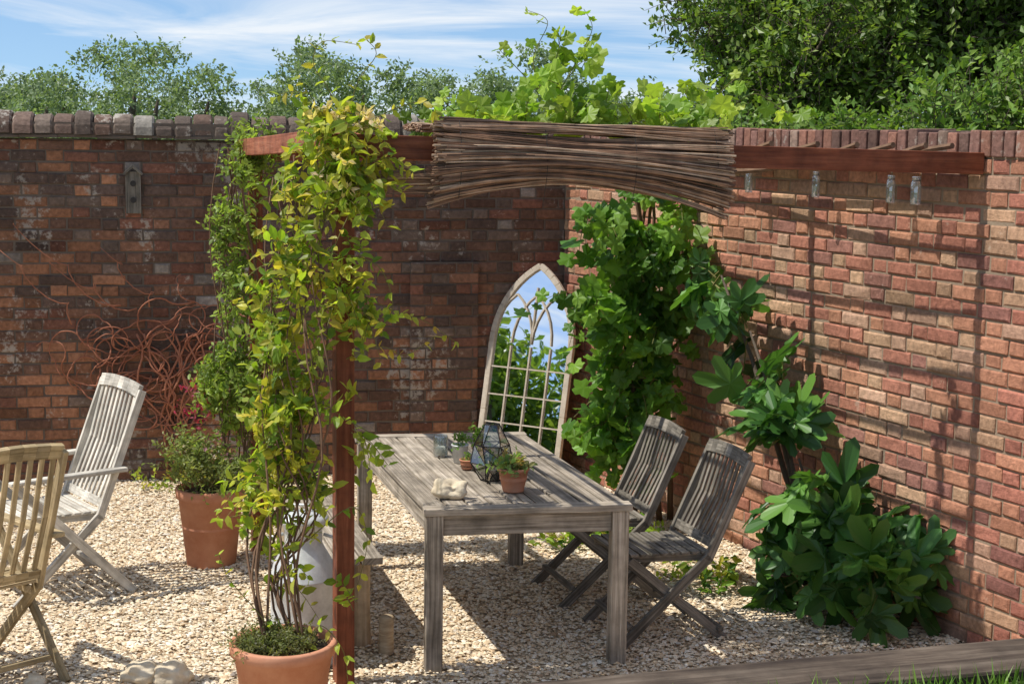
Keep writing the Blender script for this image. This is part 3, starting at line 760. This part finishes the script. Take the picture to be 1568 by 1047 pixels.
GT=[(.12,7.1,2.46,.26,.2,.03,1.2),(.5,7.15,2.46,.30,.2,.03,1.2),(-.2,7.1,2.45,.2,.2,.03,.8),(.86,7.2,2.46,.14,.2,.03,.4),(.22,7.15,2.64,.13,.12,.12,1.0),(.4,7.2,2.56,.10,.12,.06,.4),(.76,7.2,2.55,.12,.12,.04,.35)]
foliage(gv,'roof_leaves',GT,70,.15,5,.085,GR,PAL_GT,M_leafG,up=.5,droop=-.3,stem=M_gstem,sr=.002,shell=.6,nbias=(-.4,-.7,.45),rnd=.5)
shoot(gv,[(.1,7.15,2.6),(.08,7.15,2.75),(.14,7.15,2.9),(.05,7.15,2.95)],9,.06,GR,PAL_GT,M_leafG)
shoot(gv,[(.2,7.15,2.6),(.3,7.15,2.78),(.34,7.15,2.88),(.3,7.15,2.96)],9,.06,GR,PAL_GT,M_leafG)
shoot(gv,[(.1,7.15,2.6),(-.02,7.15,2.72),(-.08,7.15,2.78)],6,.05,GR,PAL_GT,M_leafG)
shoot(gv,[(.1,7.15,2.6),(.18,7.15,2.74),(.2,7.15,2.86)],7,.07,GR,PAL_GT,M_leafG)
shoot(gv,[(.95,7.3,2.5),(1.1,7.3,2.6),(1.25,7.3,2.52),(1.34,7.3,2.55)],10,.08,GR,PAL_GT,M_leafG)
shoot(gv,[(.85,7.3,2.5),(1.0,7.3,2.66),(1.05,7.3,2.64)],7,.07,GR,PAL_GT,M_leafG)
shoot(gv,[(-.2,7.1,2.45),(-.32,7.0,2.55),(-.2,7.0,2.56)],7,.06,GR,PAL_GT,M_leafG)
shoot(gv,[(.5,9.3,1.5),(.36,9.1,1.5),(.2,9.0,1.46),(.05,9.0,1.36)],9,.11,GR,PAL_G,M_leafG)
e=empty('ground_weeds'); foliage(e,'leaves',[(.2,8.95,.04,.2,.15,.03),(.45,9.3,.05,.25,.2,.05),(.7,9.1,.05,.2,.2,.05),(1.05,8.3,.04,.2,.3,.04)],130,.12,6,.05,OV,PAL_HY+PAL_G,M_leafG,up=.8)
e=empty('ground_weeds'); foliage(e,'leaves',[(-1.6,10.4,.04,.4,.1,.04),(-2.2,10.3,.04,.4,.1,.04)],60,.1,6,.035,OV,PAL_H,M_leafG,up=.8)

# ---------------------------------------------------------------- fig
fg=empty('fig_tree'); bb=B(); base=Vector((1.68,7.95,-.01))
targets=[(1.18,8.85,1.62),(1.30,8.5,1.35),(1.40,8.3,1.0),(1.5,8.0,.75),(1.68,7.7,.55),(1.85,7.45,.35),(1.42,7.75,.4),(1.32,7.65,.22),(1.98,7.3,.22)]
for t_ in targets:
    t2=Vector(t_); m1=base.lerp(t2,.35)+Vector((-.03,0,.06)); m2=base.lerp(t2,.7)+Vector((0,0,.05)); bb.tube([base,m1,m2,t2],[.022,.016,.012,.006],7)
bb.obj('branches',M_bark,fg,smooth=True)
FB=[(1.17,8.85,1.60,.07,.07,.11,.5),(1.28,8.6,1.35,.08,.08,.13,.55),(1.38,8.35,1.08,.10,.08,.13,.75),(1.47,8.15,.80,.12,.10,.13,1.0),(1.56,7.9,.58,.16,.12,.12,1.3),(1.68,7.68,.40,.2,.14,.12,1.4),(1.86,7.42,.24,.18,.13,.10,1.2),(1.46,7.72,.20,.18,.15,.10,1.2)]
foliage(fg,'leaves',FB,78,.17,3,.22,FG,PAL_F,M_leafF,up=.3,droop=-.3,stem=M_gstem,sr=.004,shell=.8,nbias=(-.6,-.45,.6),rnd=.6,lj=.3)

# ---------------------------------------------------------------- gothic mirror
mr=empty('gothic_arch_mirror'); base=Vector((.03,10.66,0)); Wd=Vector((.85,-.52,0)).normalized(); Ud=Vector((.17,.28,1.5)).normalized(); Nd=Wd.cross(Ud).normalized()
if Nd.y>0: Nd=-Nd
hw=.32; zs=.96
def MP(a,h,o=0): return base+Wd*a+Ud*h+Nd*o
def arcpts(c,r,a0,a1,n): return [(c+r*math.cos(a0+(a1-a0)*i/n), zs+r*math.sin(a0+(a1-a0)*i/n)) for i in range(n+1)]
w2=2*hw
outl=[(-hw,0),(-hw,zs*.5)]+arcpts(hw,w2,math.pi,math.pi*2/3,10)+arcpts(-hw,w2,math.pi/3,0,10)[1:]+[(hw,zs*.5),(hw,0)]
bb=B(); bb.poly([MP(a,h,.0) for a,h in outl]); bb.obj('glass',M_mirror,mr)
bb=B(); bb.poly([MP(a,h,-.02) for a,h in outl]); bb.obj('backing',M_frame,mr)
bb=B()
for i in range(len(outl)-1): bb.beam(MP(*outl[i],.002),MP(*outl[i+1],.002),.042,.035,up=tuple(Nd))
bb.beam(MP(-hw,.0,.002),MP(hw,.0,.002),.042,.035,up=tuple(Nd))
bb.obj('frame',M_frame,mr,bevel=.004)
bb=B()
for a in (-hw*.5,0,hw*.5): bb.beam(MP(a,.03,.008),MP(a,zs-.02,.008),.011,.012,up=tuple(Nd))
for h in np.arange(.2,zs+.01,.195): bb.beam(MP(-hw+.02,h,.007),MP(hw-.02,h,.007),.010,.010,up=tuple(Nd))
for x0,x1 in ((-hw,0),(0,hw),(-hw*.5,hw*.5)):
    ww=x1-x0; L_=[(x1+ww*math.cos(t),zs+ww*1.25*math.sin(t)) for t in np.linspace(math.pi,math.pi*2/3,6)]
    R_=[(x0+ww*math.cos(t),zs+ww*1.25*math.sin(t)) for t in np.linspace(0,math.pi/3,6)]
    for A_ in (L_,R_):
        for i in range(5): bb.beam(MP(*A_[i],.008),MP(*A_[i+1],.008),.010,.012,up=tuple(Nd))
bb.beam(MP(0,zs,.008),MP(0,zs+.40,.008),.010,.012,up=tuple(Nd))
bb.obj('glazing_bars',M_frame,mr)

# ---------------------------------------------------------------- things on the table
T0=.7515
def blob(name,x,y,z,sx,sy,sz,seed,parent=None,m=M_flint,knobs=()):
    import bmesh
    from mathutils import noise as mn
    me=bpy.data.meshes.new(name); bm=bmesh.new()
    bmesh.ops.create_icosphere(bm,subdivisions=4,radius=1)
    for v_ in bm.verts:
        p=v_.co.copy(); d=1+.35*mn.noise(p*1.3+Vector((seed,0,0)))+.14*mn.noise(p*3.1+Vector((0,seed,0)))
        for k in knobs: d+=k[3]*math.exp(-((p-Vector(k[:3])).length/.38)**2)
        v_.co=Vector((p.x*sx*d,p.y*sy*d,max(p.z*sz*d,-sz*.8)))
    bm.to_mesh(me); bm.free(); me.materials.append(m)
    for p in me.polygons: p.use_smooth=True
    o=bpy.data.objects.new(name,me); o.location=(x,y,z+sz*.8); link_obj(o,parent); return o
blob('flint_stone',-.27,7.0,T0,.062,.045,.042,3.3,knobs=((-.6,0,.8,.8),(.7,0,.6,.6),(.1,-.2,1,-.55),(-.9,-.3,0,.5),(.9,-.4,0,.4),(.3,-.9,.2,-.5),(0,.2,1,.3)))
e=pot('succulent_pot',.015,7.15,T0,.075,.05,.115,28)
foliage(e,'succulent',[(0,0,.125,.07,.06,.015)],34,.06,6,.032,OV,[(.24,.36,.11),(.17,.27,.08),(.44,.28,.12)],M_leafG,up=.6,stem=M_gstem,sr=.0015)
e=empty('geometric_glass_terrarium',(-.09,7.40,T0))
ringz=[(.055,0,6),(.105,.085,6),(.085,.17,6),(.035,.27,6)]
pts=[[ (r*math.cos(2*math.pi*k/6+(.26 if i%2 else 0)),r*math.sin(2*math.pi*k/6+(.26 if i%2 else 0)),z) for k in range(6)] for i,(r,z,_) in enumerate(ringz)]
bb=B(); gl=B()
for i in range(4):
    for k in range(6):
        k2=(k+1)%6
        bb.tube([pts[i][k],pts[i][k2]],.003,5)
        if i<3:
            bb.tube([pts[i][k],pts[i+1][k]],.003,5)
            if i<2: bb.tube([pts[i][k2],pts[i+1][k]],.0025,5)
            gl.poly([pts[i][k],pts[i][k2],pts[i+1][k]]); gl.poly([pts[i][k2],pts[i+1][k2],pts[i+1][k]])
bb.obj('wire_frame',M_wire,e); gl.obj('glass_panes',M_glass,e)
foliage(e,'plant',[(0,0,.06,.05,.05,.03)],16,.06,6,.03,OV,[(.16,.28,.06)],M_leafG,up=1,stem=M_gstem,sr=.001)
bb=B(); bb.lathe([(0,.003),(.05,.003),(.055,.03),(0,.034)],12); bb.obj('soil',M_soil,e)
e=empty('glass_jar',(-.36,7.92,T0)); bb=B(); bb.lathe([(0,0),(.036,0),(.038,.01),(.038,.10),(.035,.11),(.033,.105),(.035,.01),(0,.008)],20); bb.obj('jar',M_glass,e,smooth=True)
bb=B(); bb.lathe([(0,.01),(.025,.01),(.025,.05),(0,.052)],14); bb.obj('candle',mat_noisy('wax',(.6,.57,.5),(.75,.72,.66),8,.5),e,smooth=True)
e=empty('metal_plant_pot',(-.255,7.78,T0)); bb=B(); bb.lathe([(0,0),(.032,0),(.042,.085),(.046,.088),(.044,.093),(.038,.085),(0,.07)],24); bb.obj('pot',M_galv,e,smooth=True)
foliage(e,'plant',[(0,0,.10,.03,.03,.02)],16,.05,6,.024,OV,[(.22,.36,.08),(.15,.26,.06)],M_leafG,up=1,stem=M_gstem,sr=.001)
e=pot('small_terracotta_pot',-.215,7.62,T0,.038,.028,.05,20)
foliage(e,'plant',[(0,0,.05,.02,.02,.01)],6,.04,6,.02,OV,[(.24,.38,.08)],M_leafG,up=1,stem=M_gstem,sr=.001)
e=pot('small_terracotta_pot',-.16,7.88,T0,.04,.03,.06,20)
foliage(e,'plant',[(0,0,.1,.04,.03,.03)],18,.07,6,.026,OV,[(.24,.38,.08)],M_leafG,up=1,stem=M_gstem,sr=.001)

# ---------------------------------------------------------------- wall ornaments
P=C+LW*2.97+nL*.03
e=empty('wooden_bird_feeder',(P.x,P.y,0),math.atan2(LW.y,LW.x)+math.pi)
bb=B(); bb.beam((0,0,1.83),(0,0,2.11),.10,.022,up=(0,1,0)); bb.obj('board',M_dteak,e,bevel=.003)
bb=B(); bb.beam((-.062,-.01,2.09),(.004,-.01,2.15),.045,.014,up=(0,0,1)); bb.beam((.062,-.01,2.09),(-.004,-.01,2.148),.045,.014,up=(0,0,1)); bb.obj('roof',M_dteak,e,bevel=.002)
bb=B()
for zz in (1.92,2.03):
    bb.tube([(.0,-.013,zz),(.0,-.0165,zz)],.020,14)
bb.obj('holes',M_wire,e)
cw=empty('curly_dried_vine'); bb=B()
def WP(px,z,o): return C+LW*(( .36-px)/.98)+nL*o+Z*z
for k in range(34):
    x0=random.gauss(-2.42,.20); z0=random.gauss(.88,.20); ph=random.uniform(0,6); tw=random.choice([-1,1]); pts=[]
    x=x0;z=z0;an=ph
    for j in range(34):
        an+=tw*random.uniform(.12,.40)*(1 if j%15 else -1.5); 
        if random.random()<.07: tw=-tw
        x+=.034*math.cos(an)+(-2.4-x)*.015; z+=.034*math.sin(an)*.8+(.85-z)*.015
        z=max(z,.03); pts.append(WP(x,z,.05+.03*math.sin(j*.4+ph)))
    bb.tube(pts,[.0062*(1-.5*j/34) for j in range(34)],5)
for k in range(9):
    ph=random.uniform(0,6); x1=random.gauss(-2.3,.15)
    pts=[WP(-2.28+(x1+2.28)*j/12+.06*math.sin(ph+j*.9),.0+j*.085,.06+.02*math.sin(j)) for j in range(13)]; bb.tube(pts,.008,5)
for (xa,za,xb,zb) in ((-2.7,1.2,-3.3,1.75),(-2.6,1.2,-3.1,1.5),(-2.4,1.2,-2.75,1.6),(-2.9,1.1,-3.4,1.6)):
    ph=random.uniform(0,6)
    pts=[WP(xa+(xb-xa)*j/14+.06*math.sin(ph+j*.8),za+(zb-za)*j/14+.05*math.cos(ph+j*.9),.06) for j in range(15)]; bb.tube(pts,[.005*(1-.04*j) for j in range(15)],5)
bb.obj('stems',M_rust,cw,smooth=True)

for i,(x,y,s) in enumerate(((-1.60,6.62,.085),(-1.47,6.60,.09),(-2.05,6.55,.05))):
    blob('flint_stone',x,y,0,s,s*.8,s*.6,5.1+i*2)

# ---------------------------------------------------------------- raised lawn with sleeper edge
sl=empty('sleeper_retaining_wall'); A_=Vector((-.02,4.06,0)); Bq=Vector((3.2,5.02,0)); dd=(Bq-A_).normalized(); nn=Vector((-dd.y,dd.x,0))
bb=B()
for i in range(5):
    bb.beam(A_-nn*.12+Z*(.09+i*.19)+dd*(0.002*i),Bq-nn*.12+Z*(.09+i*.19),.24,.186)
    bb.beam(A_-nn*.245+dd*.1+Z*(.09+i*.19),A_-nn*4.2+dd*.1+Z*(.09+i*.19),.2,.186)
bb.obj('sleepers',M_sleeper,sl,bevel=.012)
bb=B(); bb.poly([A_-nn*.23+dd*.15+Z*.905,Bq-nn*.23+Z*.905,Bq-nn*6+Z*.905,A_-nn*6+dd*.15+Z*.905]); bb.obj('lawn',M_grass)
n=9000
u=rng.uniform(.2,3.2,n); v=rng.uniform(.25,1.3,n)
Pn=np.array(A_)[None]+np.array(dd)[None]*u[:,None]-np.array(nn)[None]*v[:,None]+np.array([0,0,.902])
D=unit(np.array([0,0,1.])+rng.normal(size=(n,3))*.35)
tv=np.array([[0,.045,0],[0,-.045,0],[.5,.03,.05],[.5,-.03,.05],[1,0,.2]]); tf=np.array([[0,1,3],[0,3,2],[2,3,4]])
make_leaves('grass_blades',Pn,D,rng.normal(size=(n,3)),rng.uniform(.04,.10,n),(tv,tf),pick([(.12,.24,.03),(.2,.33,.06),(.08,.17,.02)],[1,1,1],n),M_leafT,None)
